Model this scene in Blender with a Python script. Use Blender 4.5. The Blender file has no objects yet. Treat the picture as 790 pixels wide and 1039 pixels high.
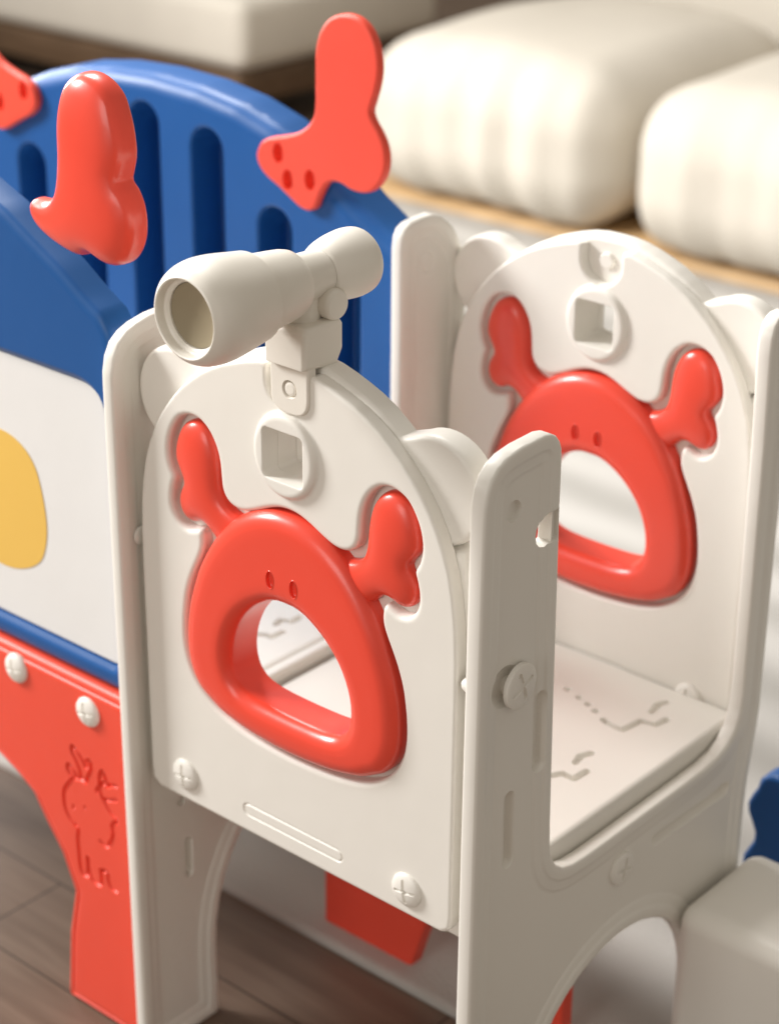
import bpy, bmesh, math, random
import numpy as np
from mathutils import Vector, Matrix
from mathutils.geometry import delaunay_2d_cdt
S = bpy.context.scene
C = S.collection
G = 0.30            # the floor of the room is z=0; play-set coordinates below count from 0.30 m above it

# ------------------------------------------------------------------ camera, world, lamps, exposure
cam = bpy.data.cameras.new("camera"); co = bpy.data.objects.new("camera", cam); C.objects.link(co)
F_PX, PITCH, YAW, ROLL = 2064.35, 0.435594, -0.7094735, 0.00984693
fwd = Vector((math.sin(YAW) * math.cos(PITCH), math.cos(YAW) * math.cos(PITCH), -math.sin(PITCH)))
rt = Vector((math.cos(YAW), -math.sin(YAW), 0)); up = rt.cross(fwd)
r2 = math.cos(ROLL) * rt + math.sin(ROLL) * up; u2 = -math.sin(ROLL) * rt + math.cos(ROLL) * up
mw = Matrix((r2, u2, -fwd)).transposed().to_4x4(); mw.translation = Vector((1.208164, -1.256024, 1.267013 + G))
co.matrix_world = mw
cam.sensor_fit = 'HORIZONTAL'; cam.sensor_width = 36; cam.lens = 36 * F_PX / 790
cam.clip_start = 0.05; cam.clip_end = 60
cam.dof.use_dof = True; cam.dof.focus_distance = 1.84; cam.dof.aperture_fstop = 5.0
S.camera = co
w = bpy.data.worlds.new("World"); S.world = w; w.use_nodes = True
bg = w.node_tree.nodes["Background"]; bg.inputs[0].default_value = (1.0, 0.905, 0.78, 1); bg.inputs[1].default_value = 0.41
def area(name, loc, target, size, power, col, sy=None):
    l = bpy.data.lights.new(name, 'AREA'); l.energy = power; l.color = col
    l.shape = 'RECTANGLE'; l.size = size; l.size_y = sy or size
    o = bpy.data.objects.new(name, l); C.objects.link(o); o.location = loc
    o.rotation_euler = (Vector(target) - Vector(loc)).to_track_quat('-Z', 'Y').to_euler()
area("key_softbox", (-3.6, -1.5, 2.9), (0, 0.2, 0.7), 1.2, 270, (1.0, 0.985, 0.965))  # off-frame softbox, set along the direction the shadows give
area("top_softbox", (-2.2, 1.0, 3.7), (0, 0.2, 0.6), 1.2, 130, (1.0, 0.98, 0.95))
area("added_rim_light", (-3.6, 0.9, 1.7), (0, 0.1, 0.8), 1.3, 80, (1.0, 0.985, 0.96))  # added off-frame area light for left-edge highlights; no real window
area("front_softbox", (0.1, -3.6, 1.9), (0, 0.2, 0.6), 1.6, 32, (1.0, 0.97, 0.93))
S.view_settings.view_transform = 'Standard'; S.view_settings.look = 'None'
S.view_settings.exposure = 0.0; S.view_settings.gamma = 1.0
S.render.engine = 'CYCLES'

# ------------------------------------------------------------------ materials
def mat(name, col, rough=0.4, bump=0.02, scale=900, vary=0.03, coat=0.0, spec=0.5, sss=0.0):
    m = bpy.data.materials.new(name); m.use_nodes = True
    nt = m.node_tree; N = nt.nodes; L = nt.links; b = N["Principled BSDF"]
    tc = N.new("ShaderNodeTexCoord")
    n1 = N.new("ShaderNodeTexNoise"); n1.inputs["Scale"].default_value = 9; n1.inputs["Detail"].default_value = 5
    L.new(tc.outputs["Object"], n1.inputs["Vector"])
    mx = N.new("ShaderNodeMix"); mx.data_type = 'RGBA'
    mx.inputs[6].default_value = (*[c * (1 - vary) for c in col], 1); mx.inputs[7].default_value = (*[min(1, c * (1 + vary)) for c in col], 1)
    L.new(n1.outputs["Fac"], mx.inputs[0]); L.new(mx.outputs[2], b.inputs["Base Color"])
    mr = N.new("ShaderNodeMapRange"); mr.inputs["To Min"].default_value = rough - 0.06; mr.inputs["To Max"].default_value = rough + 0.06
    L.new(n1.outputs["Fac"], mr.inputs["Value"]); L.new(mr.outputs[0], b.inputs["Roughness"])
    n2 = N.new("ShaderNodeTexNoise"); n2.inputs["Scale"].default_value = scale; n2.inputs["Detail"].default_value = 2
    L.new(tc.outputs["Object"], n2.inputs["Vector"])
    bp = N.new("ShaderNodeBump"); bp.inputs["Strength"].default_value = bump; bp.inputs["Distance"].default_value = 0.002
    n3 = N.new("ShaderNodeTexNoise"); n3.inputs["Scale"].default_value = 22; n3.inputs["Detail"].default_value = 1     # faint sink marks of moulded plastic
    L.new(tc.outputs["Object"], n3.inputs["Vector"])
    b0 = N.new("ShaderNodeBump"); b0.inputs["Strength"].default_value = 0.05; b0.inputs["Distance"].default_value = 0.01
    L.new(n3.outputs["Fac"], b0.inputs["Height"]); L.new(b0.outputs[0], bp.inputs["Normal"])
    L.new(n2.outputs["Fac"], bp.inputs["Height"]); L.new(bp.outputs[0], b.inputs["Normal"])
    b.inputs["Coat Weight"].default_value = coat; b.inputs["Coat Roughness"].default_value = 0.18
    b.inputs["Specular IOR Level"].default_value = spec
    if sss: b.inputs["Subsurface Weight"].default_value = sss; b.inputs["Subsurface Radius"].default_value = (0.008, 0.005, 0.003)
    return m
M = {}
M['white'] = mat('ivory_plastic', (0.83, 0.803, 0.745), 0.42, 0.05, 1100, 0.015)
M['tele'] = mat('ivory_satin_plastic', (0.83, 0.79, 0.715), 0.36, 0.04, 1100, 0.015)
M['red'] = mat('coral_red_plastic', (0.86, 0.072, 0.040), 0.32, 0.025, 900, 0.02, coat=0.25)
M['redmat'] = mat('coral_red_satin_plastic', (0.84, 0.078, 0.042), 0.42, 0.06, 900, 0.03)
M['blue'] = mat('blue_plastic', (0.010, 0.088, 0.295), 0.40, 0.05, 900, 0.03, spec=0.35)
M['board'] = mat('white_board', (0.80, 0.80, 0.79), 0.3, 0.01, 500, 0.01)
M['yellow'] = mat('yellow_sticker', (0.82, 0.52, 0.11), 0.45, 0.02, 500, 0.02)
M['cloth'] = mat('cream_boucle', (0.62, 0.575, 0.50), 0.9, 0.5, 160, 0.05, spec=0.2)
M['dark'] = mat('dark_slot', (0.05, 0.05, 0.06), 0.6)
def wood(name, c1, c2, scale, planks=False, stretch=(1, 12, 12)):
    m = bpy.data.materials.new(name); m.use_nodes = True
    nt = m.node_tree; N = nt.nodes; L = nt.links; b = N["Principled BSDF"]
    tc = N.new("ShaderNodeTexCoord"); mp = N.new("ShaderNodeMapping"); mp.inputs["Scale"].default_value = stretch
    L.new(tc.outputs["Object"], mp.inputs[0])
    n = N.new("ShaderNodeTexNoise"); n.inputs["Scale"].default_value = scale; n.inputs["Detail"].default_value = 8; n.inputs["Distortion"].default_value = 0.6
    L.new(mp.outputs[0], n.inputs["Vector"])
    cr = N.new("ShaderNodeValToRGB"); cr.color_ramp.elements[0].position = .3; cr.color_ramp.elements[1].position = .72
    cr.color_ramp.elements[0].color = (*c1, 1); cr.color_ramp.elements[1].color = (*c2, 1)
    L.new(n.outputs["Fac"], cr.inputs[0]); out = cr.outputs[0]
    if planks:
        br = N.new("ShaderNodeTexBrick"); br.inputs["Scale"].default_value = 1.0
        br.inputs["Brick Width"].default_value = 1.1; br.inputs["Row Height"].default_value = 0.14; br.inputs["Mortar Size"].default_value = 0.0016
        br.inputs["Color1"].default_value = (0.86, 0.86, 0.86, 1); br.inputs["Color2"].default_value = (1.1, 1.08, 1.05, 1); br.inputs["Mortar"].default_value = (0.25, 0.22, 0.2, 1)
        L.new(tc.outputs["Object"], br.inputs["Vector"])
        mm = N.new("ShaderNodeMix"); mm.data_type = 'RGBA'; mm.blend_type = 'MULTIPLY'; mm.inputs[0].default_value = 1
        L.new(out, mm.inputs[6]); L.new(br.outputs[0], mm.inputs[7]); out = mm.outputs[2]
    L.new(out, b.inputs["Base Color"]); b.inputs["Roughness"].default_value = 0.45
    bp = N.new("ShaderNodeBump"); bp.inputs["Strength"].default_value = 0.15; bp.inputs["Distance"].default_value = .003
    L.new(n.outputs["Fac"], bp.inputs["Height"]); L.new(bp.outputs[0], b.inputs["Normal"])
    return m
M['floor'] = wood('brown_floor_boards', (0.115, 0.075, 0.052), (0.19, 0.135, 0.10), 3.0, True)
M['oak'] = wood('oak_plinth', (0.50, 0.32, 0.15), (0.66, 0.45, 0.24), 4.0)
M['walnut'] = wood('walnut', (0.07, 0.04, 0.02), (0.15, 0.09, 0.05), 4.0)

# ------------------------------------------------------------------ object helpers
def prop(o, label=None, cat=None, group=None, kind=None):
    if label: o['label'] = label
    if cat: o['category'] = cat
    if group: o['group'] = group
    if kind: o['kind'] = kind
    return o
ORG = {}
def thing(name, label, cat, loc, group=None):
    o = bpy.data.objects.new(name, None); C.objects.link(o); o.empty_display_size = 0.05
    o.location = (loc[0], loc[1], loc[2] + G); ORG[o.name] = Vector(loc)
    return prop(o, label, cat, group)
def mesh_obj(name, verts, faces, m, parent=None, smooth=40, org=None):
    """verts in play-set coordinates; stored relative to the thing's base"""
    o0 = org if org is not None else (ORG[parent.name] if parent is not None else Vector((0, 0, 0)))
    me = bpy.data.meshes.new(name); me.from_pydata([tuple(Vector(v) - o0) for v in verts], [], faces)
    bm = bmesh.new(); bm.from_mesh(me); bmesh.ops.recalc_face_normals(bm, faces=bm.faces)
    bm.to_mesh(me); bm.free(); me.update()
    if smooth:
        for p in me.polygons: p.use_smooth = True
        me.set_sharp_from_angle(angle=math.radians(smooth))
    me.materials.append(m)
    o = bpy.data.objects.new(name, me); C.objects.link(o)
    if parent is not None: o.parent = parent; ORG[o.name] = o0
    else: o.location = Vector((0, 0, G)) + o0; ORG[o.name] = o0
    return o

# ------------------------------------------------------------------ 2-D outlines
def spline(P, n=6, closed=True):
    P = [np.array(p, float) for p in P]; out = []; N = len(P)
    for i in range(N if closed else N - 1):
        p1, p2 = P[i], P[(i + 1) % N]
        p0 = P[i - 1] if (closed or i > 0) else p1; p3 = P[(i + 2) % N] if (closed or i + 2 < N) else p2
        # centripetal-ish tangents
        d1 = np.linalg.norm(p2 - p1) + 1e-9; d0 = np.linalg.norm(p1 - p0) + 1e-9; d2 = np.linalg.norm(p3 - p2) + 1e-9
        m1 = ((p2 - p1) / d1 * d0 + (p1 - p0) / d0 * d1) / (d0 + d1) * d1
        m2 = ((p3 - p2) / d2 * d1 + (p2 - p1) / d1 * d2) / (d1 + d2) * d1
        for k in range(n):
            t = k / n; t2 = t * t; t3 = t2 * t
            out.append((2 * t3 - 3 * t2 + 1) * p1 + (t3 - 2 * t2 + t) * m1 + (-2 * t3 + 3 * t2) * p2 + (t3 - t2) * m2)
    if not closed: out.append(P[-1])
    return np.array(out)
def resample(P, step, closed=True):
    P = np.asarray(P, float); Q = np.vstack([P, P[:1]]) if closed else P
    out = []
    for a, b in zip(Q[:-1], Q[1:]):
        n = max(1, int(math.ceil(np.linalg.norm(b - a) / step)))
        for k in range(n): out.append(a + (b - a) * k / n)
    if not closed: out.append(Q[-1])
    return np.array(out)
def mirror(H, xc, drop_ends=True):
    """half outline (dx,z) from top centre to bottom centre -> closed loop"""
    R = [(xc + a, b) for a, b in H]; L = [(xc - a, b) for a, b in H[::-1] if abs(a) > 1e-6]
    return R + L
def circle(c, r, n=40, ry=None, rot=0):
    ry = ry or r
    return np.array([(c[0] + r * math.cos(t) * math.cos(rot) - ry * math.sin(t) * math.sin(rot), c[1] + r * math.cos(t) * math.sin(rot) + ry * math.sin(t) * math.cos(rot)) for t in np.linspace(0, 2 * math.pi, n, endpoint=False)])
def rrect(x0, y0, x1, y1, r, n=6):
    out = []
    for cx, cy, a in ((x1 - r, y1 - r, 0), (x0 + r, y1 - r, 90), (x0 + r, y0 + r, 180), (x1 - r, y0 + r, 270)):
        for k in range(n + 1):
            t = math.radians(a + 90 * k / n); out.append((cx + r * math.cos(t), cy + r * math.sin(t)))
    return np.array(out)
def rounded(P, radii, n=6):
    """polygon with rounded corners"""
    out = []; N = len(P); P = [np.array(p, float) for p in P]
    for i in range(N):
        p, a, b = P[i], P[i - 1], P[(i + 1) % N]; r = radii[i] if hasattr(radii, '__len__') else radii
        if r <= 0: out.append(p); continue
        u = (a - p) / np.linalg.norm(a - p); v = (b - p) / np.linalg.norm(b - p)
        ang = math.acos(np.clip(u @ v, -1, 1)); t = min(r / math.tan(ang / 2), 0.49 * np.linalg.norm(a - p), 0.49 * np.linalg.norm(b - p))
        for k in range(n + 1):
            s = k / n; out.append((1 - s) ** 2 * (p + u * t) + 2 * s * (1 - s) * p + s * s * (p + v * t))
    return np.array(out)
def capsule(a, b, r, n=8):
    a = np.array(a, float); b = np.array(b, float); d = (b - a) / np.linalg.norm(b - a); t0 = math.atan2(d[1], d[0]); out = []
    for c, s in ((b, -90), (a, 90)):
        for k in range(n + 1):
            t = t0 + math.radians(s + 180 * k / n); out.append(c + r * np.array((math.cos(t), math.sin(t))))
    return np.array(out)

def seg_dist(P, L, closed=True):
    A = L if closed else L[:-1]; B = np.roll(L, -1, 0) if closed else L[1:]
    D = B - A; DD = (D ** 2).sum(1) + 1e-18; best = np.full(len(P), 1e9)
    for i in range(0, len(P), 1500):
        p = P[i:i + 1500, None, :]; t = np.clip(((p - A) * D).sum(2) / DD, 0, 1)
        best[i:i + 1500] = np.sqrt((((p - (A + t[..., None] * D)) ** 2).sum(2)).min(1))
    return best
def inside(P, L):
    x, y = P[:, 0:1], P[:, 1:2]; A = L; B = np.roll(L, -1, 0)
    c = ((A[:, 1] > y) != (B[:, 1] > y)) & (x < (B[:, 0] - A[:, 0]) * (y - A[:, 1]) / (B[:, 1] - A[:, 1] + 1e-15) + A[:, 0])
    return c.sum(1) % 2 == 1
def offset(L, d, closed=True):
    """offset to the left of travel"""
    if closed: T = np.roll(L, -1, 0) - np.roll(L, 1, 0)
    else: T = np.gradient(L, axis=0)
    T = T / (np.linalg.norm(T, axis=1)[:, None] + 1e-12)
    return L + d * np.stack([-T[:, 1], T[:, 0]], 1)
def area2(L):
    return 0.5 * (L[:, 0] * np.roll(L[:, 1], -1) - L[:, 1] * np.roll(L[:, 0], -1)).sum()
def fillet(w, h0, h1=0.0, n=4):
    """rounded-over edge: at the outline the surface stands at h0, after width w it is at h1"""
    return [(w * (1 - math.cos(math.pi / 2 * k / n)), h0 + (h1 - h0) * math.sin(math.pi / 2 * k / n)) for k in range(n + 1)]
def fillet_in(w, h0, h1, n=4):
    """concave foot then convex: smooth S step"""
    return [(w * k / n, h0 + (h1 - h0) * (0.5 - 0.5 * math.cos(math.pi * k / n))) for k in range(n + 1)]

def plate(name, m, parent, outer, frame, depth, prof, holes=(), feats=(), grid=0.02, step=0.005, relax=0, smooth=40, back=True, org=None, bb=0.0, puff=None):
    """slab with a relief front. frame(u,v,h)->3-D, h towards the viewer. holes: [(loop, prof)].
    feats: [(loop_or_line, closed, [(s,h)...], step)] added to the height; s is the signed distance (+ inside a loop; minus the distance to a line)."""
    iso = min(.0014, step * .35)
    prof = prof + [(prof[-1][0] + iso, prof[-1][1])]
    holes = [(hl, hp + [(hp[-1][0] + iso, hp[-1][1])]) for hl, hp in holes]
    feats = [(ft[0], ft[1], [(ft[2][0][0] - iso, ft[2][0][1])] + list(ft[2]) + ([(ft[2][-1][0] + iso, ft[2][-1][1])] if ft[1] else []), *ft[3:]) for ft in feats]
    loops = []
    o = resample(np.asarray(outer, float), step)
    if area2(o) < 0: o = o[::-1]
    loops.append((o, prof))
    for hl, hp in holes:
        q = resample(np.asarray(hl, float), step)
        if area2(q) > 0: q = q[::-1]
        loops.append((q, hp))
    pts = []; edges = []; nb = []
    for q, _ in loops:
        s = sum(len(a) for a in pts); pts.append(q); n = len(q); nb.append((s, n))
        edges += [(s + i, s + (i + 1) % n) for i in range(n)]
    def region(P):
        r = inside(P, o)
        for q, _ in loops[1:]: r &= ~inside(P, q)
        return r
    rings = []
    for q, pf in loops:
        for d, _h in pf[1:]:
            r = offset(q, d); ok = np.abs(seg_dist(r, q) - d) < 0.04 * d + 1e-6
            r = r[ok]
            if len(r): rings.append(r)
    F = []
    for ft in feats:
        L, closed, pf = ft[0], ft[1], ft[2]; st = ft[3] if len(ft) > 3 else step
        L = resample(np.asarray(L, float), st, closed)
        if closed and area2(L) < 0: L = L[::-1]
        F.append((L, closed, pf))
        for s_, _h in pf:
            for sg in ((1,) if closed else (1, -1)):
                if abs(s_) < 1e-9: r = L
                else:
                    r = offset(L, s_ * sg, closed); r = r[np.abs(seg_dist(r, L, closed) - abs(s_)) < 0.04 * abs(s_) + 1e-6]
                if len(r): rings.append(r)
            if not closed and abs(s_) > 1e-9:
                # round caps and corners so the groove ends cleanly
                Lr = np.asarray(ft[0], float); vs = [Lr[0], Lr[-1]]
                for i in range(1, len(Lr) - 1):
                    u_ = Lr[i] - Lr[i - 1]; w_ = Lr[i + 1] - Lr[i]
                    if u_ @ w_ < .94 * np.linalg.norm(u_) * np.linalg.norm(w_): vs.append(Lr[i])
                for v_ in vs:
                    r = circle(v_, abs(s_), 14); r = r[np.abs(seg_dist(r, L, False) - abs(s_)) < .03 * abs(s_)]
                    if len(r): rings.append(r)
    if rings:
        R = np.vstack(rings); R = R[region(R)]
        bd = np.min([seg_dist(R, q) for q, _ in loops], axis=0) if len(R) else np.zeros(0)
        R = R[bd > 1e-4]
        pts.append(R)
    x0, y0 = o.min(0); x1, y1 = o.max(0)
    gx, gy = np.meshgrid(np.arange(x0 + grid / 2, x1, grid), np.arange(y0 + grid / 2, y1, grid * .866))
    gx = gx + (np.arange(gx.shape[0]) % 2)[:, None] * grid / 2
    Gp = np.stack([gx.ravel(), gy.ravel()], 1); Gp = Gp[region(Gp)] if len(Gp) else Gp
    allp = np.vstack(pts)
    if len(Gp):
        dm = np.full(len(Gp), 1e9)
        for i in range(0, len(Gp), 400):
            dm[i:i + 400] = np.sqrt((((Gp[i:i + 400, None] - allp[None]) ** 2).sum(2)).min(1))
        Gp = Gp[dm > grid * 0.45]
        allp = np.vstack([allp, Gp])
    res = delaunay_2d_cdt([Vector(p) for p in allp], edges, [], 0, 1e-6, False)
    V = np.array([tuple(v) for v in res[0]]); T = [f for f in res[2]]
    cen = np.array([V[list(f)].mean(0) for f in T]); keep = region(cen); T = [f for f, k in zip(T, keep) if k]
    # heights
    H = np.full(len(V), 1e9)
    for q, pf in loops:
        d = seg_dist(V, q); H = np.minimum(H, np.interp(d, [a for a, _ in pf], [b for _, b in pf]))
    for L, closed, pf in F:
        d = seg_dist(V, L, closed); s_ = np.where(inside(V, L), d, -d) if closed else -d
        H = H + np.interp(s_, [a for a, _ in pf], [b for _, b in pf])
    bset = set()
    ecount = {}
    for f in T:
        for i in range(3):
            e = tuple(sorted((f[i], f[(i + 1) % 3]))); ecount[e] = ecount.get(e, 0) + 1
    bedges = [e for e, c in ecount.items() if c == 1]
    for e in bedges: bset.update(e)
    if puff:
        # inflate: solve lap(u) = -1 with u = 0 on the outline, height follows sqrt(u)
        n_ = len(V); K = np.zeros((n_, n_)); ar = np.zeros(n_)
        for f in T:
            a, b, c = f
            for i, j, k in ((a, b, c), (b, c, a), (c, a, b)):
                e1 = V[i] - V[k]; e2 = V[j] - V[k]; cr_ = abs(e1[0] * e2[1] - e1[1] * e2[0]) + 1e-14
                w_ = 0.5 * (e1 @ e2) / cr_; K[i, j] -= w_; K[j, i] -= w_; K[i, i] += w_; K[j, j] += w_; ar[k] += cr_ / 6
        fr = np.array([i for i in range(n_) if i not in bset]); u_ = np.zeros(n_)
        u_[fr] = np.linalg.solve(K[np.ix_(fr, fr)], ar[fr])
        q_ = np.sqrt(np.maximum(u_, 0)); H = puff[0] + puff[1] * q_ / (1 + q_ * puff[2])
    if relax:
        A = np.array([e for e in ecount]); free = np.ones(len(V)); free[list(bset)] = 0
        for _ in range(relax):
            s_ = np.zeros(len(V)); c = np.zeros(len(V))
            np.add.at(s_, A[:, 0], H[A[:, 1]]); np.add.at(s_, A[:, 1], H[A[:, 0]]); np.add.at(c, A[:, 0], 1); np.add.at(c, A[:, 1], 1)
            H = np.where(free > 0, 0.5 * H + 0.5 * s_ / np.maximum(c, 1), H)
    nV = len(V); verts = [frame(V[i, 0], V[i, 1], H[i]) for i in range(nV)]; faces = [tuple(f) for f in T]
    bl = sorted(bset); mp = {b: nV + k for k, b in enumerate(bl)}
    NB = {b: np.zeros(2) for b in bl}
    cenof = {}
    for f in T:
        for i in range(3):
            e = tuple(sorted((f[i], f[(i + 1) % 3])))
            if ecount[e] == 1:
                a_, b_ = V[e[0]], V[e[1]]; t_ = b_ - a_; n_ = np.array([-t_[1], t_[0]]); n_ /= np.linalg.norm(n_) + 1e-12
                if n_ @ (V[list(f)].mean(0) - a_) < 0: n_ = -n_
                NB[e[0]] += n_; NB[e[1]] += n_
    for b in bl: NB[b] /= np.linalg.norm(NB[b]) + 1e-12
    lev = [(0, depth)] if not bb else [(0, depth - bb)] + [(bb * (1 - math.cos(math.pi / 2 * k / 4)), depth - bb + bb * math.sin(math.pi / 2 * k / 4)) for k in range(1, 5)]
    prev = {b: b for b in bl}
    for ins, dep in lev:
        base_i = len(verts); cur = {b: base_i + k for k, b in enumerate(bl)}
        verts += [frame(V[b, 0] + NB[b][0] * ins, V[b, 1] + NB[b][1] * ins, -dep) for b in bl]
        faces += [(prev[a], prev[b], cur[b], cur[a]) for a, b in bedges]
        prev = cur
    mp = prev
    if back:
        mb = {}
        B2 = delaunay_2d_cdt([Vector(V[b]) for b in bl], [(bl.index(a), bl.index(b)) for a, b in bedges], [], 0, 1e-6, False)
        if len(B2[0]) == len(bl):
            BV = np.array([tuple(v) for v in B2[0]]); bc = np.array([BV[list(f)].mean(0) for f in B2[2]]); kb = region(bc)
            # map by orig ids order (unchanged when no new vertices)
            from_ids = [ids for ids in B2[3]] if len(B2) > 3 and B2[3] else [[i] for i in range(len(bl))]
            for f, k in zip(B2[2], kb):
                if k:
                    try: faces.append(tuple(mp[bl[(from_ids[i][0] if from_ids[i] else i)]] for i in f))
                    except Exception: pass
    return mesh_obj(name, verts, faces, m, parent, smooth, org)

# frames
def FY(y0): return lambda u, v, h: (u, y0 - h, v)            # faces -y
def FX(x0): return lambda u, v, h: (x0 + h, u, v)            # faces +x
def FZ(z0): return lambda u, v, h: (u, v, z0 + h)            # faces +z

def lathe(name, m, parent, prof, origin, axis='y', n=56, smooth=35, org=None, caps=True):
    """prof: [(t, r)] along the axis, revolved"""
    V = []; Fc = []
    for t, r in prof:
        for k in range(n):
            a = 2 * math.pi * k / n; c, s_ = r * math.cos(a), r * math.sin(a)
            V.append({'y': (origin[0] + c, origin[1] + t, origin[2] + s_), 'x': (origin[0] + t, origin[1] + c, origin[2] + s_), 'z': (origin[0] + c, origin[1] + s_, origin[2] + t)}[axis])
    for i in range(len(prof) - 1):
        for k in range(n): Fc.append((i * n + k, i * n + (k + 1) % n, (i + 1) * n + (k + 1) % n, (i + 1) * n + k))
    if caps and prof[0][1] > 1e-5: Fc.append(tuple(range(n)))
    if caps and prof[-1][1] > 1e-5: Fc.append(tuple((len(prof) - 1) * n + k for k in range(n)))
    return mesh_obj(name, V, Fc, m, parent, smooth, org)
def smooth_prof(P, n=5): return [tuple(p) for p in spline(P, n, False)]
def box(name, m, parent, lo, hi, bev=0.004, org=None, seg=3):
    bm = bmesh.new(); bmesh.ops.create_cube(bm, size=1)
    for v in bm.verts: v.co = Vector([(lo[i] + hi[i]) / 2 + v.co[i] * (hi[i] - lo[i]) for i in range(3)])
    if bev: bmesh.ops.bevel(bm, geom=bm.edges[:], offset=bev, segments=seg, affect='EDGES', profile=0.5)
    bm.verts.index_update(); V = [tuple(v.co) for v in bm.verts]; Fc = [tuple(v.index for v in f.verts) for f in bm.faces]; bm.free()
    return mesh_obj(name, V, Fc, m, parent, 40, org)

# screw heads: a low dome with an engraved cross
def screw(parent, frame, u, v, r=0.016, rot=0.0, h=0.006, name='screw', m=None, tilt=None, g=1.15):
    dome = [(0, 0.0008)] + [(r * t, 0.0008 + h * math.sqrt(1 - (1 - t) ** 2)) for t in (0.05, 0.12, 0.22, 0.36, 0.55, 0.8, 0.97)]
    fs = []
    gw = [(-0.0016 * g, 0), (-0.0011 * g, -0.0024), (-0.0006 * g, -0.0030), (0, -0.0030)]
    c, s_ = math.cos(rot), math.sin(rot); q = r * 0.62
    fs.append(((np.array([(u - q * c, v - q * s_), (u + q * c, v + q * s_)])), False, gw, 0.0015))
    fs.append(((np.array([(u + q * s_, v - q * c), (u - q * s_, v + q * c)])), False, gw, 0.0015))
    return plate(name, m or M['white'], parent, circle((u, v), r, 48), frame if tilt is None else tilt, 0.004, dome, feats=fs, grid=0.0022, step=0.0022)

# ------------------------------------------------------------------ the room
def sheet(name, m, x0, y0, x1, y1, z, kind='structure', **k):
    o = mesh_obj(name, [(x0, y0, z), (x1, y0, z), (x1, y1, z), (x0, y1, z)], [(0, 1, 2, 3)], m, None, 0)
    return prop(o, kind=kind, **k)
sheet('floor', M['floor'], -9, -5, 7, 10, -G)
wall_m = mat('cream_wall_paint', (0.74, 0.66, 0.56), 0.85, 0.1, 120, 0.03)
mesh_wall = mesh_obj('wall', [(-9, 8.0, -G), (7, 8.0, -G), (7, 8.0, 2.6), (-9, 8.0, 2.6)], [(0, 1, 2, 3)], wall_m, None, 0); prop(mesh_wall, kind='structure')

# rug with soft woven ribs
rugm = bpy.data.materials.new('pale_woven_rug'); rugm.use_nodes = True
nt = rugm.node_tree; N = nt.nodes; L = nt.links; b = N["Principled BSDF"]; b.inputs["Roughness"].default_value = 0.95
tc = N.new("ShaderNodeTexCoord"); wv = N.new("ShaderNodeTexWave"); wv.bands_direction = 'Y'; wv.inputs["Scale"].default_value = 1.6; wv.inputs["Distortion"].default_value = 2.0; wv.inputs["Detail"].default_value = 3
cr = N.new("ShaderNodeValToRGB"); cr.color_ramp.elements[0].color = (0.38, 0.362, 0.335, 1); cr.color_ramp.elements[1].color = (0.52, 0.50, 0.47, 1)
L.new(tc.outputs["Object"], wv.inputs["Vector"]); L.new(wv.outputs["Fac"], cr.inputs[0]); L.new(cr.outputs[0], b.inputs["Base Color"])
nn = N.new("ShaderNodeTexNoise"); nn.inputs["Scale"].default_value = 260; bb = N.new("ShaderNodeBump"); bb.inputs["Strength"].default_value = .6; bb.inputs["Distance"].default_value = .004
L.new(tc.outputs["Object"], nn.inputs["Vector"]); L.new(nn.outputs["Fac"], bb.inputs["Height"]); L.new(bb.outputs[0], b.inputs["Normal"])
rug = plate('rug', rugm, None, rrect(-2.6, 0.27, 3.2, 3.3, 0.06), FZ(-G + 0.012), 0.0115, fillet(0.01, -0.006), grid=0.4, step=0.1, org=Vector((0, 1.4, -G)))
prop(rug, 'pale woven rug lying on the brown floor boards beneath the playset', 'rug')

# ------------------------------------------------------------------ crab panel
XC = 0.0035
SLAB = [(0, .604), (.018, .6035), (.035, .601), (.052, .5965), (.068, .591), (.084, .585), (.100, .577), (.114, .5685), (.128, .558), (.141, .547), (.153, .5345), (.164, .521), (.174, .507), (.183, .491), (.1905, .474), (.197, .455), (.202, .432), (.2055, .405), (.2075, .37), (.208, .33), (.208, .20), (.208, .09), (.2065, .079), (.202, .0725), (.195, .070), (.10, .070), (0, .070)]
POCKET = [(0, .458), (.013, .4565), (.025, .4525), (.037, .447), (.047, .4425), (.057, .439), (.067, .438), (.0775, .4405), (.085, .4465), (.0893, .456), (.0905, .468), (.0918, .481), (.0945, .492), (.0993, .502), (.107, .5115), (.116, .5175), (.127, .5195), (.137, .5175), (.146, .5125), (.153, .504), (.159, .4925), (.1625, .480), (.163, .467), (.160, .455), (.1555, .4455), (.158, .437), (.1605, .425), (.160, .412), (.155, .4025), (.147, .3965), (.137, .395), (.128, .398), (.1205, .3995), (.1175, .390), (.118, .380), (.122, .369), (.128, .357), (.1355, .341), (.142, .322), (.1455, .303), (.1475, .283), (.147, .262), (.1435, .246), (.137, .2315), (.127, .218), (.114, .207), (.098, .1985), (.080, .193), (.060, .189), (.035, .1865), (0, .185)]
RING = [(0, .4540), (.02, .4525), (.04, .4465), (.06, .4360), (.078, .4220), (.094, .4045), (.108, .3845), (.120, .3630), (.1290, .3400), (.136, .318), (.1395, .301), (.1415, .283), (.1415, .263), (.1390, .2480), (.1335, .2340), (.1240, .2210), (.110, .212), (.095, .204), (.078, .199), (.058, .195), (.035, .1925), (0, .191)]
HOLE = [(0, .3705), (.012, .370), (.024, .3665), (.036, .360), (.048, .3515), (.060, .340), (.070, .327), (.078, .311), (.083, .295), (.085, .279), (.0835, .263), (.078, .2505), (.0685, .242), (.055, .2375), (.038, .2355), (.020, .2348), (0, .2345)]
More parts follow.
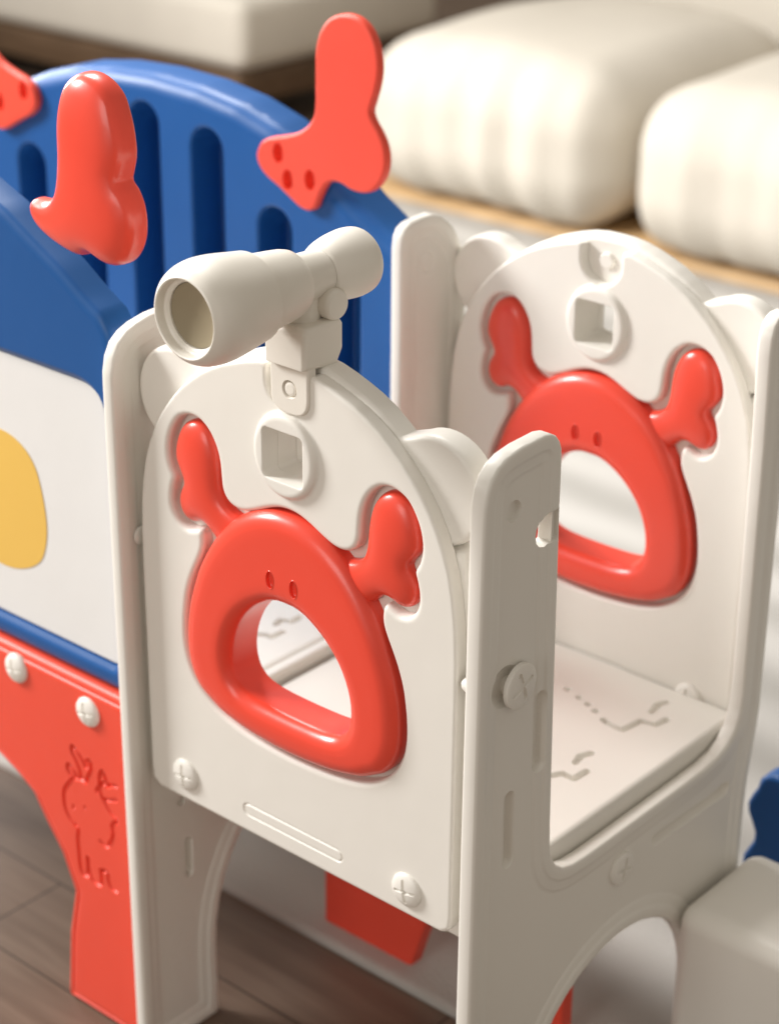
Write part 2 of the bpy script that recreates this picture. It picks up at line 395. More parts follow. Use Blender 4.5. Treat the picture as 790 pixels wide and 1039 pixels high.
CLAW = [(.058, .420), (.068, .4275), (.078, .430), (.086, .434), (.0925, .4415), (.0955, .452), (.0965, .466), (.098, .480), (.1005, .490), (.105, .500), (.1115, .508), (.119, .5125), (.127, .5138), (.136, .5115), (.144, .5065), (.150, .498), (.1545, .487), (.157, .476), (.1572, .466), (.1525, .4570), (.1450, .4455), (.151, .435), (.1550, .425), (.154, .4135), (.150, .4065), (.1445, .4025), (.137, .4008), (.130, .4035), (.122, .407), (.113, .404), (.104, .396), (.095, .388), (.080, .385), (.060, .395), (.050, .408)]
EARS = 0.0525
def arch_with_ears():
    """back layer of the crab panel: the arch, with the two round ears and full-width sides"""
    # right half walking from the top centre down
    H = [(0, .6085), (.018, .608), (.035, .6055), (.052, .6008), (.068, .5952), (.084, .5888), (.100, .5803), (.114, .5708), (.1235, .5635)]
    c = (.166, .5235)
    for t in range(118, -78, -8):
        a = math.radians(t); H.append((c[0] + EARS * math.cos(a), c[1] + EARS * math.sin(a)))
    H += [(.199, .472), (.2060, .456), (.2120, .438), (.2160, .42), (.2160, .30), (.2160, .085), (.2, .0735), (.10, .0735), (0, .0735)]
    return H
def panel(name, label, y0):
    t = thing(name, label, 'playset panel', (XC, y0, 0.07), 'white crab panels of the playset')
    slab = mirror(SLAB, XC)
    # notch for the clip: cut into the arch top
    nb = .0268
    top = [p for p in slab if abs(p[0] - XC) > nb + 0.002 or p[1] < .5]
    i = next(k for k, p in enumerate(top) if p[0] > XC)      # first right point
    notch_r = [(XC + nb, .585), (XC + nb, .5995)]
    U = [(XC - nb, .5995), (XC - nb, .585)] + [(XC + nb * math.cos(math.radians(a)), .584 + .025 * math.sin(math.radians(a))) for a in range(190, 351, 16)] + notch_r
    right = [p for p in top if p[0] > XC + 1e-6 or (abs(p[0] - XC) < 1e-6 and p[1] < .2)]
    left = [p for p in top if p[0] < XC - 1e-6]
    outer = U + right + left
    pocket = spline(mirror(POCKET, XC), 3)
    sq = rrect(XC - .0255, .4895, XC + .0255, .5405, .005)
    boss = circle((XC, .515), .0395, 72, .0425)
    sl = capsule((XC - .062, .098), (XC + .062, .098), .0065)
    groove = [(-.0018, 0), (-.0006, -.0012), (.0006, -.0012), (.0018, 0)]
    plate('face_plate', M['white'], t, outer, FY(y0), 0.0142, fillet(.0035, -.0035, 0, 4),
          holes=[(pocket, fillet(.0055, -.006, 0, 5)), (sq, fillet(.0012, -.0012, 0, 3))],
          feats=[(boss, True, [(-.003, 0), (-.0016, .0003), (-.0006, .0012), (0, .0024), (.0006, .0038), (.0014, .0050), (.0026, .0060), (.004, .0066), (.006, .007)]), (sl, True, groove, .003)], grid=.016, step=.004)
    hole = spline(mirror([(a * 1.10 + .001, (b - .296) * 1.16 + .296) for a, b in HOLE[1:-1]], XC), 2)
    back = mirror(arch_with_ears(), XC)
    ear_edge = [(0, -.006), (.0004, -.0042), (.0013, -.0024), (.0026, -.0010), (.0042, -.0002), (.0055, 0)]
    kn = [(circle((XC, .5835), .0095, 32), True, [(0, 0), (.0006, .0035), (.0016, .0048), (.003, .005)], .002)]
    plate('back_plate', M['white'], t, back, FY(y0 + .0145), 0.0265, ear_edge, holes=[(hole, [(0, 0), (.001, 0)]), (sq, [(0, 0), (.001, 0)])], feats=kn, grid=.02, step=.005, bb=.003)
    plate('rear_boss', M['white'], t, circle((XC, .515), .040, 40), FY(y0 + .0400), 0.012, [(0, 0), (.002, 0)], holes=[(sq, [(0, 0), (.001, 0)])], grid=.02, bb=.004)
    # crab: ring body
    ring = spline(mirror(RING, XC), 3); hl = spline(mirror(HOLE, XC), 3)
    op = [(0, -.0040)] + [(.0185 * (1 - math.cos(q)), -.0040 + .0140 * math.sin(q)) for q in (.14, .3, .5, .7, .9, 1.1, 1.3, 1.45, 1.5708)] + [(.024, .0103)]
    hp = [(0, -.0045)] + [(.0155 * (1 - math.cos(q)), -.0045 + .0145 * math.sin(q)) for q in (.16, .33, .5, .7, .9, 1.1, 1.3, 1.45, 1.5708)] + [(.019, .0103)]
    eye = [(-.0009, 0), (-.0004, .0005), (0, .0002), (.0005, -.0035), (.0016, -.0042), (.0035, -.0042)]
    eyes = [(circle((XC + s * .0155, .3840), .0046, 28, .0092), True, eye, .0015) for s in (-1, 1)]
    hl = np.stack([XC + (hl[:, 0] - XC) * .955, .2325 + (hl[:, 1] - .2345) * .925], 1)
    plate('crab_body', M['red'], t, ring, FY(y0), 0.037, op, holes=[(hl, hp)], feats=eyes, grid=.006, step=.0035)
    for s in (-1, 1):
        cl = spline([(XC + s * a, b) for a, b in CLAW], 3)
        if area2(cl) < 0: cl = cl[::-1]
        c2 = offset(cl, .0004); c2 = c2[np.abs(seg_dist(c2, cl) - .0004) < .0002]
        plate('claw', M['red'], t, c2, FY(y0), .0142, [(0, 0), (.0004, 0), (.0014, 0), (.003, 0)], grid=.0034, step=.0022, smooth=75, puff=(-.0125, 1.75, 55))
    return t
def copy_tree(o, parent=None):
    c = o.copy(); C.objects.link(c); c.parent = parent
    for ch in list(o.children): copy_tree(ch, c)
    return c
near = panel('crab_panel', 'nearer white arched panel with red crab ring, carrying the telescope on top', 0.0)
s1 = screw(near, FY(0.0), -.1505, .102, .0185, 0.15)
s2 = s1.copy(); C.objects.link(s2); s2.parent = near; s2.location = (.1572 + .1505, 0, -.002)
far = copy_tree(near); far.location.y += 0.4939; far['label'] = 'farther white arched panel with red crab ring and an empty notch at its top'

# ------------------------------------------------------------------ telescope
tx, tz = .006, .6832
tel = thing('telescope', 'ivory toy telescope on a swivel clip at the top of the nearer crab panel', 'telescope', (tx, .02, .6))
barrel = [(-.049, .0290), (-.048, .0400)] + smooth_prof([(-.0485, .0416), (-.062, .0436), (-.076, .0458), (-.090, .0474), (-.102, .0476), (-.113, .0458), (-.1215, .0420), (-.1262, .0378)], 5)
barrel += [(-.1270, .0362), (-.1263, .0350), (-.1243, .0344), (-.1225, .0340), (-.1185, .0338), (-.1175, .0327), (-.1172, .0314), (-.1155, .0298), (-.07, .0285), (-.006, .0265), (-.006, .0)]
lathe('barrel', M['tele'], tel, barrel, (tx, 0, tz), 'y', 72, 30, caps=False)
body = [(-.050, .0290), (-.050, .0366), (-.047, .0372), (-.030, .0354), (-.016, .0340), (-.003, .0324), (.0032, .0308), (.0062, .0282), (.0075, .0258), (.009, .0246), (.020, .0234), (.036, .0226), (.042, .0222)]
lathe('body_tube', M['tele'], tel, body, (tx, 0, tz), 'y', 64, 30, caps=False)
eyep = [(.042, .0), (.0422, .0226)] + smooth_prof([(.0440, .0250), (.050, .0276), (.060, .0302), (.074, .0322), (.087, .0326), (.0965, .0306), (.1008, .0266)], 5) + [(.1012, .0235), (.099, .0222), (.092, .0215), (.088, .0)]
lathe('eyepiece', M['tele'], tel, eyep, (tx, 0, tz), 'y', 64, 30)
M['lens'] = mat('bore_shade_tint', (0.30, 0.25, 0.165), 0.45, 0.01, 300, 0.05)  # dark olive tint carries the shade inside the open bore
lathe('lens', M['lens'], tel, [(-.1105, 0), (-.1115, .015), (-.1140, .0292), (-.1100, .0296), (-.1080, 0)], (tx, 0, tz), 'y', 48)  # added disc, shade of the deep tube in its colour; no real lens
lathe('stand_post', M['tele'], tel, [(-.060, .0), (-.060, .0186), (-.0585, .0188), (-.045, .0180), (-.018, .0174), (0, .0174), (.002, 0)], (tx, .018, tz + .016), 'z', 48, 40)
kb = lathe('focus_knob', M['tele'], tel, [(0, .0), (0, .0115), (.014, .0115), (.0145, .0136)] + smooth_prof([(.016, .0147), (.021, .0149), (.0255, .0144), (.0280, .0126)], 3) + [(.0286, .0100), (.0286, 0)], (tx + .001, .037, tz - .023), 'x', 40, 30)
# saddle clip: block on the arch with a tab down each face
clipx0, clipx1 = XC - .0180, XC + .0315
def clip_block_mesh():
    prof = rounded([(-.0095, .6080), (-.0095, .6425), (-.005, .6475), (.040, .6475), (.044, .6425), (.044, .618), (.0370, .606), (.0370, .575), (.032, .575), (.0322, .6035)], [.001, .004, .003, .003, .003, .006, .004, .002, .002, .0])
    return plate('clip_block', M['tele'], tel, prof, lambda u, v, h: (clipx1 + h, u, v), clipx1 - clipx0, fillet(.0042, -.0042, 0, 4), bb=.003, grid=.01, step=.0025)
cb = clip_block_mesh()
tab = rounded([(clipx0 + .001, .6130), (clipx0 + .001, .5590), (clipx1 - .001, .5590), (clipx1 - .001, .6130)], [0, .020, .020, 0], 8)
plate('clip_tab', M['tele'], cb, tab, FY(-.0035), .0105, fillet(.002, -.002, 0, 3),
      feats=[(circle(((clipx0 + clipx1) / 2 + .0005, .5840), .0088, 32), True, [(-.0004, 0), (.0012, -.004), (.0018, -.004), (.0022, -.0012), (.004, -.0006)], .0018)], grid=.008, step=.0025)

# ------------------------------------------------------------------ side panels
GR = -G
right_outline = [(-.0062, GR), (-.0062, .520), (-.0056, .536), (-.0028, .5500), (.0030, .5610), (.012, .5690), (.025, .5745), (.045, .5775), (.078, .5785), (.088, .5765), (.095, .5725), (.1005, .5660), (.1035, .5585), (.1045, .545), (.1048, .5015),
                 (.1065, .44), (.1100, .30), (.1145, .160), (.1165, .128), (.1205, .1135), (.1280, .1015), (.1400, .0925), (.157, .0875), (.18, .0858), (.22, .0855), (.36, .0860), (.40, .0868), (.425, .0900), (.443, .0975), (.456, .1100), (.4635, .127), (.4662, .150),
                 (.4655, .20), (.4640, .30), (.4610, .45), (.4560, .548), (.4570, .565), (.461, .577), (.468, .584), (.476, .587), (.486, .587), (.495, .582), (.502, .572), (.504, .55), (.506, .12), (.503, .09), (.494, .03), (.492, 0), (.492, GR),
                 (.3995, GR)] + [(.2475 + .152 * math.cos(math.radians(t)), -.195 + .145 * math.sin(math.radians(t))) for t in range(0, 181, 9)] + [(.0955, GR)]
def post_prof():
    return [(0, -.0030), (.0006, -.0018), (.0016, -.0008), (.003, -.0003), (.0045, 0), (.0125, 0), (.0140, -.0004), (.0155, -.0014), (.0170, -.0018), (.0245, -.0018), (.026, -.0022), (.0275, -.0030), (.029, -.0034)]
rs = thing('side_panel', 'right white side panel with a U shaped opening, holes and a loose screw', 'playset panel', (.243, .25, -G), 'white side panels of the playset')
dhole = [(.0885 + (a - .0885) * .88 + .0045, b) for a, b in [(.0885, .5000), (.0780, .4985), (.0705, .4935), (.0665, .4870), (.0655, .4800), (.0672, .4735), (.0715, .4690), (.0780, .4675), (.0885, .4700)]]
slotd = [(-.0006, 0), (.0004, -.0012), (.0016, -.0045), (.0036, -.0080), (.0045, -.0080)]
def vslot(y, z0, z1, hw=.0068, slant=.006): return [(y - hw, z0 - slant), (y - hw, z1), (y - hw * .6, z1 + .004), (y + hw, z1 + slant), (y + hw, z0 + slant * .6), (y - hw * .4, z0 - slant)]
feats = [(circle((.0393, .5178), .0105, 32), True, [(0, 0), (.0008, -.004), (.002, -.0052), (.003, -.0052)], .002),
         (np.array([(.0930, .5000), (.1030, .5010), (.1040, .4690), (.0930, .4700)]), True, [(0, 0), (.001, -.0045), (.0015, -.0045)], .003),
         (capsule((.0915, .2345), (.0895, .3080), .0080), True, slotd, .003), (capsule((.0505, .1450), (.0485, .2160), .0080), True, slotd, .003),
         (capsule((.314, .0385), (.450, .0350), .0085), True, slotd, .003),
         (circle((.0350, .343), .0215, 36), True, [(0, 0), (.004, -.0035), (.010, -.0060)], .003)]
plate('panel_frame', M['white'], rs, right_outline, FX(.243), .018, post_prof(), bb=.004, holes=[(dhole, [(0, -.001), (.001, 0)])], feats=feats, grid=.02, step=.006)
# the loose screw leans out of its socket
def tilted(frame_x, cy, cz, yaw, lift):
    def f(u, v, h):
        du = u - cy; return (frame_x + lift + h * math.cos(yaw) + du * math.sin(yaw) * -1, cy + du * math.cos(yaw) + h * math.sin(yaw), v)
    return f
screw(rs, None, .0510, .3395, .0225, .35, .0022, tilt=tilted(.243, .0510, .3395, .03, .0035), name='loose_screw', g=1.7)['label'] = 'loose screw standing out of its socket'
lathe('screw_shank', M['white'], rs, [(-.010, .0), (-.010, .010), (.003, .0105), (.0045, .010), (.0045, 0)], (.243, .0455, .3395), 'x', 24)
screw(rs, FX(.243), .2476, .0348, .0185, -.25, .0025, g=1.5)
lathe('locking_pin', M['white'], rs, [(-.010, 0), (-.0095, .004), (-.007, .0065), (-.003, .0078), (.002, .008), (.002, 0)], (.2246, .0062, .3508), 'x', 24)

ls = thing('side_panel', 'left white side panel between the crab panel and the blue whiteboard wall', 'playset panel', (-.229, .25, -G), 'white side panels of the playset')
left_outline = [(-.0225, GR), (-.0225, .525), (-.0222, .545), (-.0185, .562), (-.0110, .5755), (0, .5840), (.014, .5895), (.035, .5935), (.060, .5945), (.080, .5890), (.095, .577), (.103, .562), (.105, .54),
                (.1065, .44), (.1100, .30), (.1145, .190), (.1165, .158), (.1205, .1435), (.1280, .1315), (.1400, .1225), (.157, .1185), (.18, .1175), (.22, .1175), (.34, .1175), (.37, .1190), (.39, .1255), (.404, .1375), (.409, .155), (.4115, .18),
                (.4130, .30), (.4135, .45), (.4130, .570), (.4150, .584), (.421, .5935), (.431, .5985), (.450, .6005), (.468, .6005), (.482, .5960), (.493, .5885), (.506, .5775), (.517, .562), (.527, .54), (.532, .50), (.532, GR),
                (.4050, GR)] + [(.25 + .155 * math.cos(math.radians(t)), -.20 + .190 * math.sin(math.radians(t))) for t in range(0, 181, 9)] + [(.0950, GR)]
lf = [(capsule((.058, -.082), (.058, -.042), .0065), True, slotd, .003), (circle((.0500, .0168), .006, 24), True, [(0, 0), (.0008, -.004), (.002, -.005)], .002),
      (circle((.463, .545), .012, 24), True, [(-.001, 0), (.0005, -.0008), (.0015, 0)], .003)]
plate('panel_frame', M['white'], ls, left_outline, FX(-.211), .018, post_prof(), bb=.007, feats=lf, grid=.02, step=.006)
lathe('locking_tab', M['white'], ls, [(0, .0105), (.0012, .0102), (.002, .0090), (.002, .0)], (-.2118, .0075, .3620), 'x', 32)

# ------------------------------------------------------------------ platform decks
def zig(x, y, s=1.0, fl=1):
    P = [(0, 0), (.006, .011), (.021, .010), (.022, .031), (.004, .037), (0, .051), (.005, .064)]
    return [(x + fl * a * s, y + b * s) for a, b in P]
def deck(name, label, x0, x1, marks):
    t = thing(name, label, 'deck', ((x0 + x1) / 2, .26, -G), 'white decks of the playset')
    rid = [(-.0048, 0), (-.0043, -.0006), (-.0034, -.0062), (-.0014, -.0070), (0, -.0070)]
    fs = [(np.array([(a - .0105, b + .0110) for a, b in P]), False, rid, .0018) for P in marks]
    plate('deck_top', M['white'], t, rrect(x0, .0435, x1, .4925, .006), FZ(.107), .072, fillet(.0065, -.0065, 0, 4), feats=fs, grid=.03, step=.008)
    for y in (.09, .25, .41): box('support_rib', M['white'], t, (x0 + .03, y, -.01), (x1 - .03, y + .012, .040), .002)
    return t
marksA = [[(.1557, .2390), (.1617, .2500), (.1769, .2487), (.1781, .2703)], [(.1593, .2767), (.1551, .2904), (.1602, .3032)],
          [(.0589, .3978), (.0600, .3980)], [(.0800, .3915), (.0808, .3912)], [(.0960, .3860), (.0968, .3857)], [(.1112, .3796), (.1120, .3792)], [(.1300, .3694), (.1339, .3684), (.1450, .3655), (.1580, .3660), (.1600, .3780), (.1616, .3956), (.1794, .3991), (.1816, .4172)],
          [(.1599, .4193), (.1557, .4386), (.1603, .4491)],
          [(-.12, .24), (-.10, .235), (-.09, .25), (-.10, .27), (-.12, .28)], [(-.08, .33), (-.06, .34), (-.05, .36)]]
deck('platform_deck', 'white moulded deck between the two crab panels with raised zigzag ridges', -.2025, .2222, marksA)
marksB = [[(-.2969, .2897), (-.2999, .3020), (-.2867, .3069), (-.2880, .322)], [(-.2950, .2560), (-.2887, .2617), (-.2780, .2626), (-.2770, .2810)], [(-.45, .25), (-.43, .26), (-.42, .29)], [(-.45, .35), (-.40, .37), (-.36, .36)]]
deck('platform_deck', 'white moulded deck seen past the left side panel behind the whiteboard', -1.09, -.2420, marksB)

# ------------------------------------------------------------------ the blue bay: near wall with whiteboard
CXB = -.67
archN = [(.441, .10), (.441, .500), (.439, .545), (.432, .575), (.420, .592), (.395, .606), (.36, .629), (.32, .6500), (.28, .672), (.23, .692), (.17, .711), (.10, .725), (.03, .731), (0, .732)]
def arch_loop(H, cx): return [(cx + a, b) for a, b in H] + [(cx - a, b) for a, b in H[::-1] if a > 1e-6]
wn = thing('whiteboard_wall', 'blue arched wall with a white drawing board, left of the nearer crab panel', 'playset panel', (CXB, .0, .10))
board = rounded([(CXB - .4150, .1895), (-.2550, .1895), (-.2550, .5115), (CXB - .4150, .5115)], [.010, .010, .040, .040], 8)
edge = [(0, -.008), (.0015, -.0045), (.005, -.0015), (.010, -.0003), (.013, 0)]
plate('wall_panel', M['blue'], wn, [(a, b + .058 if False else b) for a, b in arch_loop([(x, max(z, .163)) for x, z in archN], CXB)], FY(.0), .036, edge,
      holes=[(board, [(0, -.006), (.004, -.003), (.008, 0)])], grid=.04, step=.012)
dbd = plate('drawing_board', M['board'], wn, rounded([(CXB - .4140, .1905), (-.2560, .1905), (-.2560, .5105), (CXB - .4140, .5105)], [.009, .009, .039, .039], 8), FY(.0075), .02, fillet(.003, -.002, 0, 3), grid=.06, step=.012)
yel = spline([(-.3995, .4112), (-.3850, .4010), (-.3755, .3880), (-.3690, .3680), (-.3645, .3430), (-.3635, .3190), (-.3680, .2960), (-.3760, .2790), (-.3880, .2680), (-.4050, .2590), (-.43, .252), (-.47, .256), (-.50, .28), (-.515, .32), (-.51, .365), (-.48, .40), (-.44, .418)], 4)
plate('yellow_sticker', M['yellow'], dbd, yel, FY(.0068), .0004, [(0, 0), (.001, 0)], grid=.05, step=.006)
# red claw over the top right of the wall, full rounded shape
CN = [(-.2683, .7878), (-.2640, .8091), (-.2571, .8261), (-.2460, .8360), (-.2330, .8415), (-.2156, .8420), (-.1974, .8355), (-.1860, .8260), (-.1790, .8110), (-.1735, .7900), (-.1728, .7680), (-.1765, .7560), (-.1790, .7462), (-.1725, .7400), (-.1655, .7290), (-.1615, .7131), (-.1625, .6960), (-.1685, .6810), (-.1790, .6690), (-.1910, .6625), (-.2050, .6610), (-.2180, .6640), (-.2310, .6690), (-.2370, .6670), (-.2456, .6615), (-.2600, .6625), (-.2773, .6658), (-.2920, .6695), (-.3052, .6740), (-.3170, .6800), (-.3246, .6870), (-.3275, .6975), (-.3200, .7040), (-.3080, .7055), (-.2979, .7065), (-.2880, .7105), (-.2790, .7180), (-.2735, .7290), (-.2700, .7450), (-.2680, .7640)]
CN = [(-.247 + (a + .241) * .95, b - .004) for a, b in CN]
plate('claw', M['red'], wn, spline(CN, 3), FY(-.012), .0122, [(0, 0), (.0008, 0), (.0025, 0), (.006, 0)], grid=.0065, step=.004, smooth=75, bb=.005, puff=(-.003, 1.9, 42))

# red base panel with an engraved deer
rb = thing('base_panel', 'red lower panel with an engraved deer, below the whiteboard wall', 'playset panel', (CXB, 0, -G))
half = [(0, .1600), (.43, .1600), (.441, .155), (.441, -.30), (.300, -.30), (.310, -.20), (.3240, -.1355), (.3053, -.0923), (.2811, -.0606), (.2612, -.0304), (.2375, -.0160), (.20, .000), (.15, .015), (.08, .024), (0, .026)]
base_outline = [(CXB + a, b) for a, b in half] + [(CXB - a, b) for a, b in half[::-1] if a > 1e-6]
gd = [(-.0032, 0), (-.0023, -.0024), (-.0012, -.0034), (0, -.0034)]
deer = [spline(P, 5, False) for P in (
    [(-.3105, .0270), (-.3193, .0275), (-.3290, .0245), (-.3400, .0127), (-.3480, .0010), (-.3500, -.0126), (-.3480, -.0250), (-.3420, -.0338), (-.3335, -.0396)],
    [(-.3335, -.0396), (-.3292, -.0412), (-.3300, -.0560), (-.3296, -.0728), (-.3290, -.0900), (-.3254, -.1026), (-.3190, -.1035), (-.3150, -.0900), (-.3146, -.0764)],
    [(-.3146, -.0764), (-.3130, -.0950), (-.3080, -.1036), (-.3000, -.1060), (-.2949, -.1043), (-.2934, -.0842)],
    [(-.2934, -.0842), (-.2823, -.0808), (-.2800, -.0950), (-.2751, -.1003), (-.2680, -.1010)],
    [(-.3105, .0270), (-.3040, .0380), (-.2990, .0500), (-.3010, .0590), (-.3050, .0570), (-.3080, .0480), (-.3140, .0560), (-.3220, .0640), (-.3291, .0665), (-.3310, .0600), (-.3250, .0520), (-.3190, .0400), (-.3165, .0300)],
    [(-.3237, .0264), (-.3300, .0360), (-.3382, .0390), (-.3400, .0320), (-.3330, .0260)],
    [(-.2917, .0231), (-.2860, .0330), (-.2770, .0390), (-.2737, .0375), (-.2660, .0420), (-.2586, .0439)],
    [(-.2860, .0330), (-.2850, .0470), (-.2800, .0540), (-.2760, .0490), (-.2737, .0375)],
    [(-.2860, .0280), (-.2820, .0180), (-.2720, .0200), (-.2599, .0250)],
    [(-.2820, .0180), (-.2740, .0080), (-.2660, .0020), (-.2600, .0000)],
    [(-.2903, -.0428), (-.2820, -.0460), (-.2727, -.0366), (-.2680, -.0230), (-.2690, -.0120), (-.2619, -.0050)])]
dfe = [(P, False, gd, .002) for P in deer]
dfe += [(circle((-.3337, -.0154), .0030, 16, .0042), True, [(0, 0), (.0008, -.0012), (.002, -.0012)], .0015), (circle((-.3135, -.0077), .0024, 16, .0034), True, [(0, 0), (.0008, -.0012), (.002, -.0012)], .0015)]
plate('wall_panel', M['redmat'], rb, base_outline, FY(-.006), .030, [(0, -.010), (.0015, -.0055), (.004, -.0025), (.0075, -.0015), (.009, -.003), (.0115, -.003), (.013, -.0008), (.016, 0)], feats=dfe, grid=.03, step=.008)
sa = screw(rb, FY(-.006), -.2970, .1240, .0180, .2, .007)
sb = sa.copy(); C.objects.link(sb); sb.parent = rb; sb.location.x = -.1200; sb.location.z = .010

# ------------------------------------------------------------------ far blue wall with slots and red claws
YF = .462
wf = thing('slatted_wall', 'farther blue arched wall with tall rounded slots, behind the whiteboard wall', 'playset panel', (CXB, YF, -G))
archF = [(.437, -.05), (.437, .49), (.434, .52), (.425, .5385), (.41, .5510), (.381, .5660), (.344, .5880), (.306, .6150), (.26, .6390), (.21, .6590), (.15, .6760), (.08, .6860), (0, .6895)]
slots = []
for cx_, top in ((-.9085, .5600), (-.7960, .6350), (-.6830, .6540), (-.5700, .6400), (-.4555, .5620), (-.3450, .5080)):
    hw = .0285
    slots.append(([(cx_ - hw, .20), (cx_ - hw, top - hw)] + [(cx_ + hw * math.cos(math.radians(a)), top - hw + hw * math.sin(math.radians(a))) for a in range(170, 9, -16)] + [(cx_ + hw, top - hw), (cx_ + hw, .20)]))
def slot_feat(P): return (np.array(P), True, [(-.0030, 0), (0, -.0018), (.002, -.014), (.0038, -.048), (.0060, -.0500)], .008)
fF = [slot_feat(P) for P in slots]
for P in slots:
    cx_ = (P[0][0] + P[-1][0]) / 2; fF.append((np.array([(cx_ + .004, .23), (cx_ + .004, max(q[1] for q in P) - .05)]), False, [(-.006, 0), (-.003, .012), (0, .012)], .01))
plate('wall_panel', M['blue'], wf, arch_loop(archF, CXB), FY(YF), .060, [(0, -.020), (.0015, -.014), (.005, -.0085), (.010, -.0040), (.016, -.0012), (.022, 0)], feats=fF, grid=.04, step=.01)
CF = [(-.3882, .740), (-.3885, .720), (-.3888, .7020), (-.3915, .6880), (-.3994, .6766), (-.4110, .6675), (-.4238, .6615), (-.4450, .6550), (-.4657, .6490), (-.4770, .6420), (-.4826, .6332), (-.4850, .6250), (-.4830, .6160), (-.4718, .6039), (-.4500, .5930), (-.4300, .5820), (-.4128, .5735), (-.4010, .5725), (-.3908, .5775), (-.3850, .5890), (-.3786, .6015), (-.3710, .6110), (-.3618, .6156), (-.3500, .6160), (-.3330, .6110), (-.3172, .6106), (-.3040, .6140), (-.2941, .6214), (-.2850, .6330), (-.2807, .6450), (-.2800, .6590), (-.2832, .6724), (-.2920, .6870), (-.3010, .6980), (-.3045, .7060), (-.3010, .7180), (-.2950, .7355), (-.2916, .7563), (-.2930, .7720), (-.2985, .7880), (-.3080, .8010), (-.3200, .8090), (-.3350, .8120), (-.3520, .8100), (-.3680, .8020), (-.3800, .7880), (-.3870, .7680)]
hol = [(0, 0), (.0008, -.006), (.002, -.0105), (.004, -.0105)]
CF = [(a + .012, b) for a, b in CF]
plate('claw', M['redmat'], wf, spline(CF, 3), FY(YF - .012), .0122, fillet(.004, -.004, 0, 4), bb=.003, feats=[(circle(c, .0085, 28, .0125), True, hol, .003) for c in ((-.4367, .6345), (-.4215, .6045), (-.3855, .6110))], grid=.02, step=.006)
CL = [(2 * -.675 - a, b) for a, b in CF]
plate('claw', M['redmat'], wf, spline(CL, 3), FY(YF - .012), .0122, fillet(.004, -.004, 0, 4), bb=.003, feats=[(circle((2 * -.675 + .4487, .6345), .0085, 28, .0125), True, hol, .003), (circle((2 * -.675 + .3975, .6110), .0085, 28, .0125), True, hol, .003)], grid=.02, step=.006)

# ------------------------------------------------------------------ pieces glimpsed at the borders
ru = thing('leg_panel', 'red leg panel under the white deck, seen below the nearer crab panel', 'playset panel', (-.1, .30, -G))
plate('panel_board', M['redmat'], ru, rounded([(-.2295, GR), (-.2295, .02), (-.05, .02), (-.04, -.02), (.04, -.02), (.05, .02), (.14, .02), (.14, GR), (.12, GR), (.10, -.2), (.02, -.13), (-.06, -.2), (-.09, GR)], .008), FY(.30), .02, fillet(.004, -.004), grid=.05, step=.012)
st = thing('entry_step', 'cream rounded step at the lower right beside the right side panel', 'step', (.38, .43, -G))
box('step_body', M['white'], st, (.2475, .350, -G), (.52, .513, -.066), .024, seg=6)
bs = thing('slide_rail', 'dark blue scalloped rail behind the cream step at the right edge', 'playset rail', (.36, .62, -G))
mesh_scal = [(.192 + .007 * math.cos(k * 1.0), GR + .02 + k * .0125) for k in range(20)]
plate('rail_board', M['blue'], bs, [(.20, GR)] + mesh_scal + [(.205, -.036), (.215, -.030), (.60, -.030), (.60, GR)], FY(.60), .03, fillet(.006, -.006), grid=.05, step=.008)

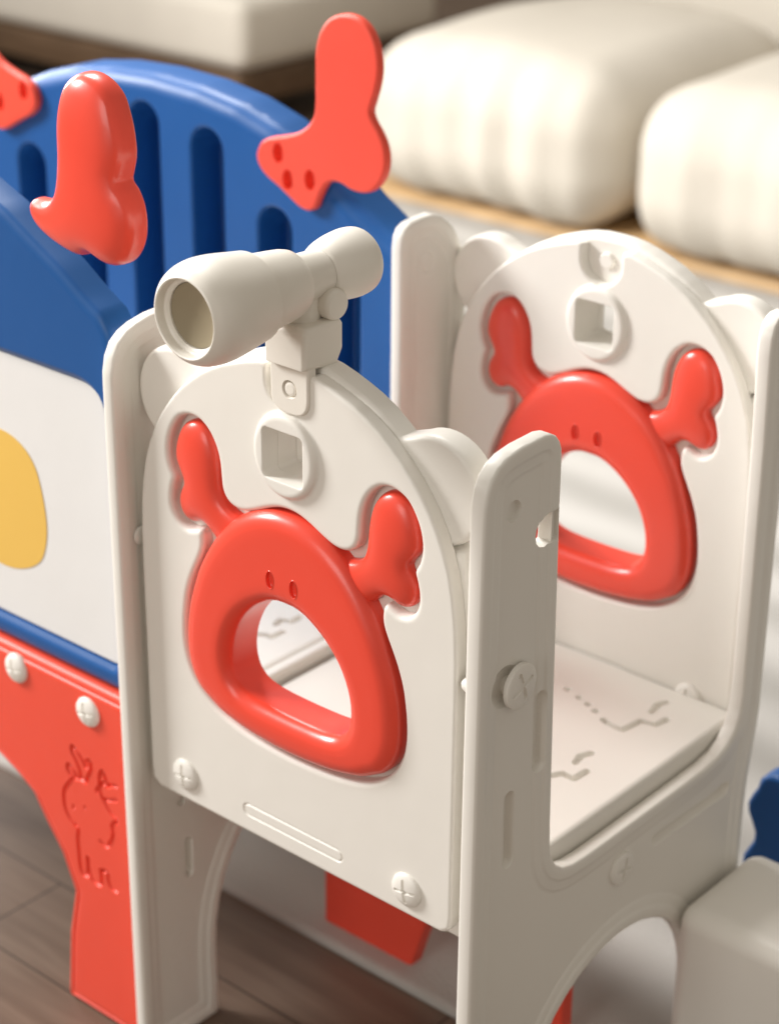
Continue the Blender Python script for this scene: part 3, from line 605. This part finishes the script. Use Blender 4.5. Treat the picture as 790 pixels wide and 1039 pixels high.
# ------------------------------------------------------------------ sofa and bench far behind (out of focus)
sofa = thing('sofa', 'long cream sofa with an oak plinth in the blurred background', 'sofa', (-1.5, 3.4, -G))
box('plinth', M['oak'], sofa, (-2.45, 2.82, -G + .0005), (2.2, 4.2, -G + .034), .01)
box('backrest', M['cloth'], sofa, (-2.45, 3.85, -G + .034), (2.2, 4.25, .62), .12, seg=6)
def cushion(label, x0, x1, seed, y0=2.745, y1=3.75, z0=-G + .032, z1=.150):
    random.seed(seed); bm = bmesh.new(); bmesh.ops.create_cube(bm, size=2)
    bmesh.ops.subdivide_edges(bm, edges=bm.edges[:], cuts=24, use_grid_fill=True)
    hx, hy, hz = (x1 - x0) / 2, (y1 - y0) / 2, (z1 - z0) / 2
    R = min(hz * .97, .165); V = []
    ph = [random.uniform(0, 6.3) for _ in range(6)]
    for v in bm.verts:
        p = Vector((v.co.x * hx, v.co.y * hy, v.co.z * hz))
        q = Vector((max(-hx + R, min(hx - R, p.x)), max(-hy + R, min(hy - R, p.y)), max(-hz + R, min(hz - R, p.z))))
        d = (p - q); l = d.length
        if l > 1e-6: p = q + d * (R / l if l > R else 1)
        wr = .011 * math.sin(p.x * 26 + ph[0] + 1.5 * math.sin(p.x * 7 + ph[1])) * max(0, math.sin((p.z + hz) / (2 * hz) * math.pi)) + .010 * math.sin(p.x * 47 + ph[2])
        p.y += wr * (-1 if p.y < 0 else 1); p.z += .006 * math.sin(p.x * 9 + ph[3]) * math.cos(p.y * 8 + ph[4])
        if p.z > 0: p.z += .03 * math.cos(p.x / hx * 1.5) * math.cos(p.y / hy * 1.5)
        V.append((p.x, p.y, p.z))
    bm.verts.index_update(); Fc = [tuple(v.index for v in f.verts) for f in bm.faces]; bm.free()
    c = Vector(((x0 + x1) / 2, (y0 + y1) / 2, (z0 + z1) / 2))
    o = mesh_obj('seat_cushion', [Vector(v) + c for v in V], Fc, M['cloth'], None, 60, org=Vector((c.x, c.y, z0)))
    return prop(o, label, 'cushion', 'cream seat cushions of the sofa')
cushion('cream sofa cushion to the left, whose end shows behind the claw', -2.40, -1.575, 1)
cushion('cream sofa cushion to the right, behind the farther crab panel', -1.535, -.34, 2)
cushion('cream sofa cushion at the far right end, almost hidden by the side panel', -.30, .95, 3)
bn = thing('bench', 'low walnut bench with a pale seat pad, blurred behind the blue wall', 'bench', (-3.4, 3.3, -G))
box('seat_pad', M['cloth'], bn, (-5.2, 2.98, -.10), (-3.02, 3.9, .12), .05, seg=5)
box('frame', M['walnut'], bn, (-5.2, 2.99, -.20), (-3.04, 3.92, -.10), .01)
for x, y in ((-5.1, 3.1), (-3.1, 3.1), (-3.1, 3.8), (-5.1, 3.8)): box('leg', M['walnut'], bn, (x - .03, y - .03, -G), (x + .03, y + .03, -.20), .005)
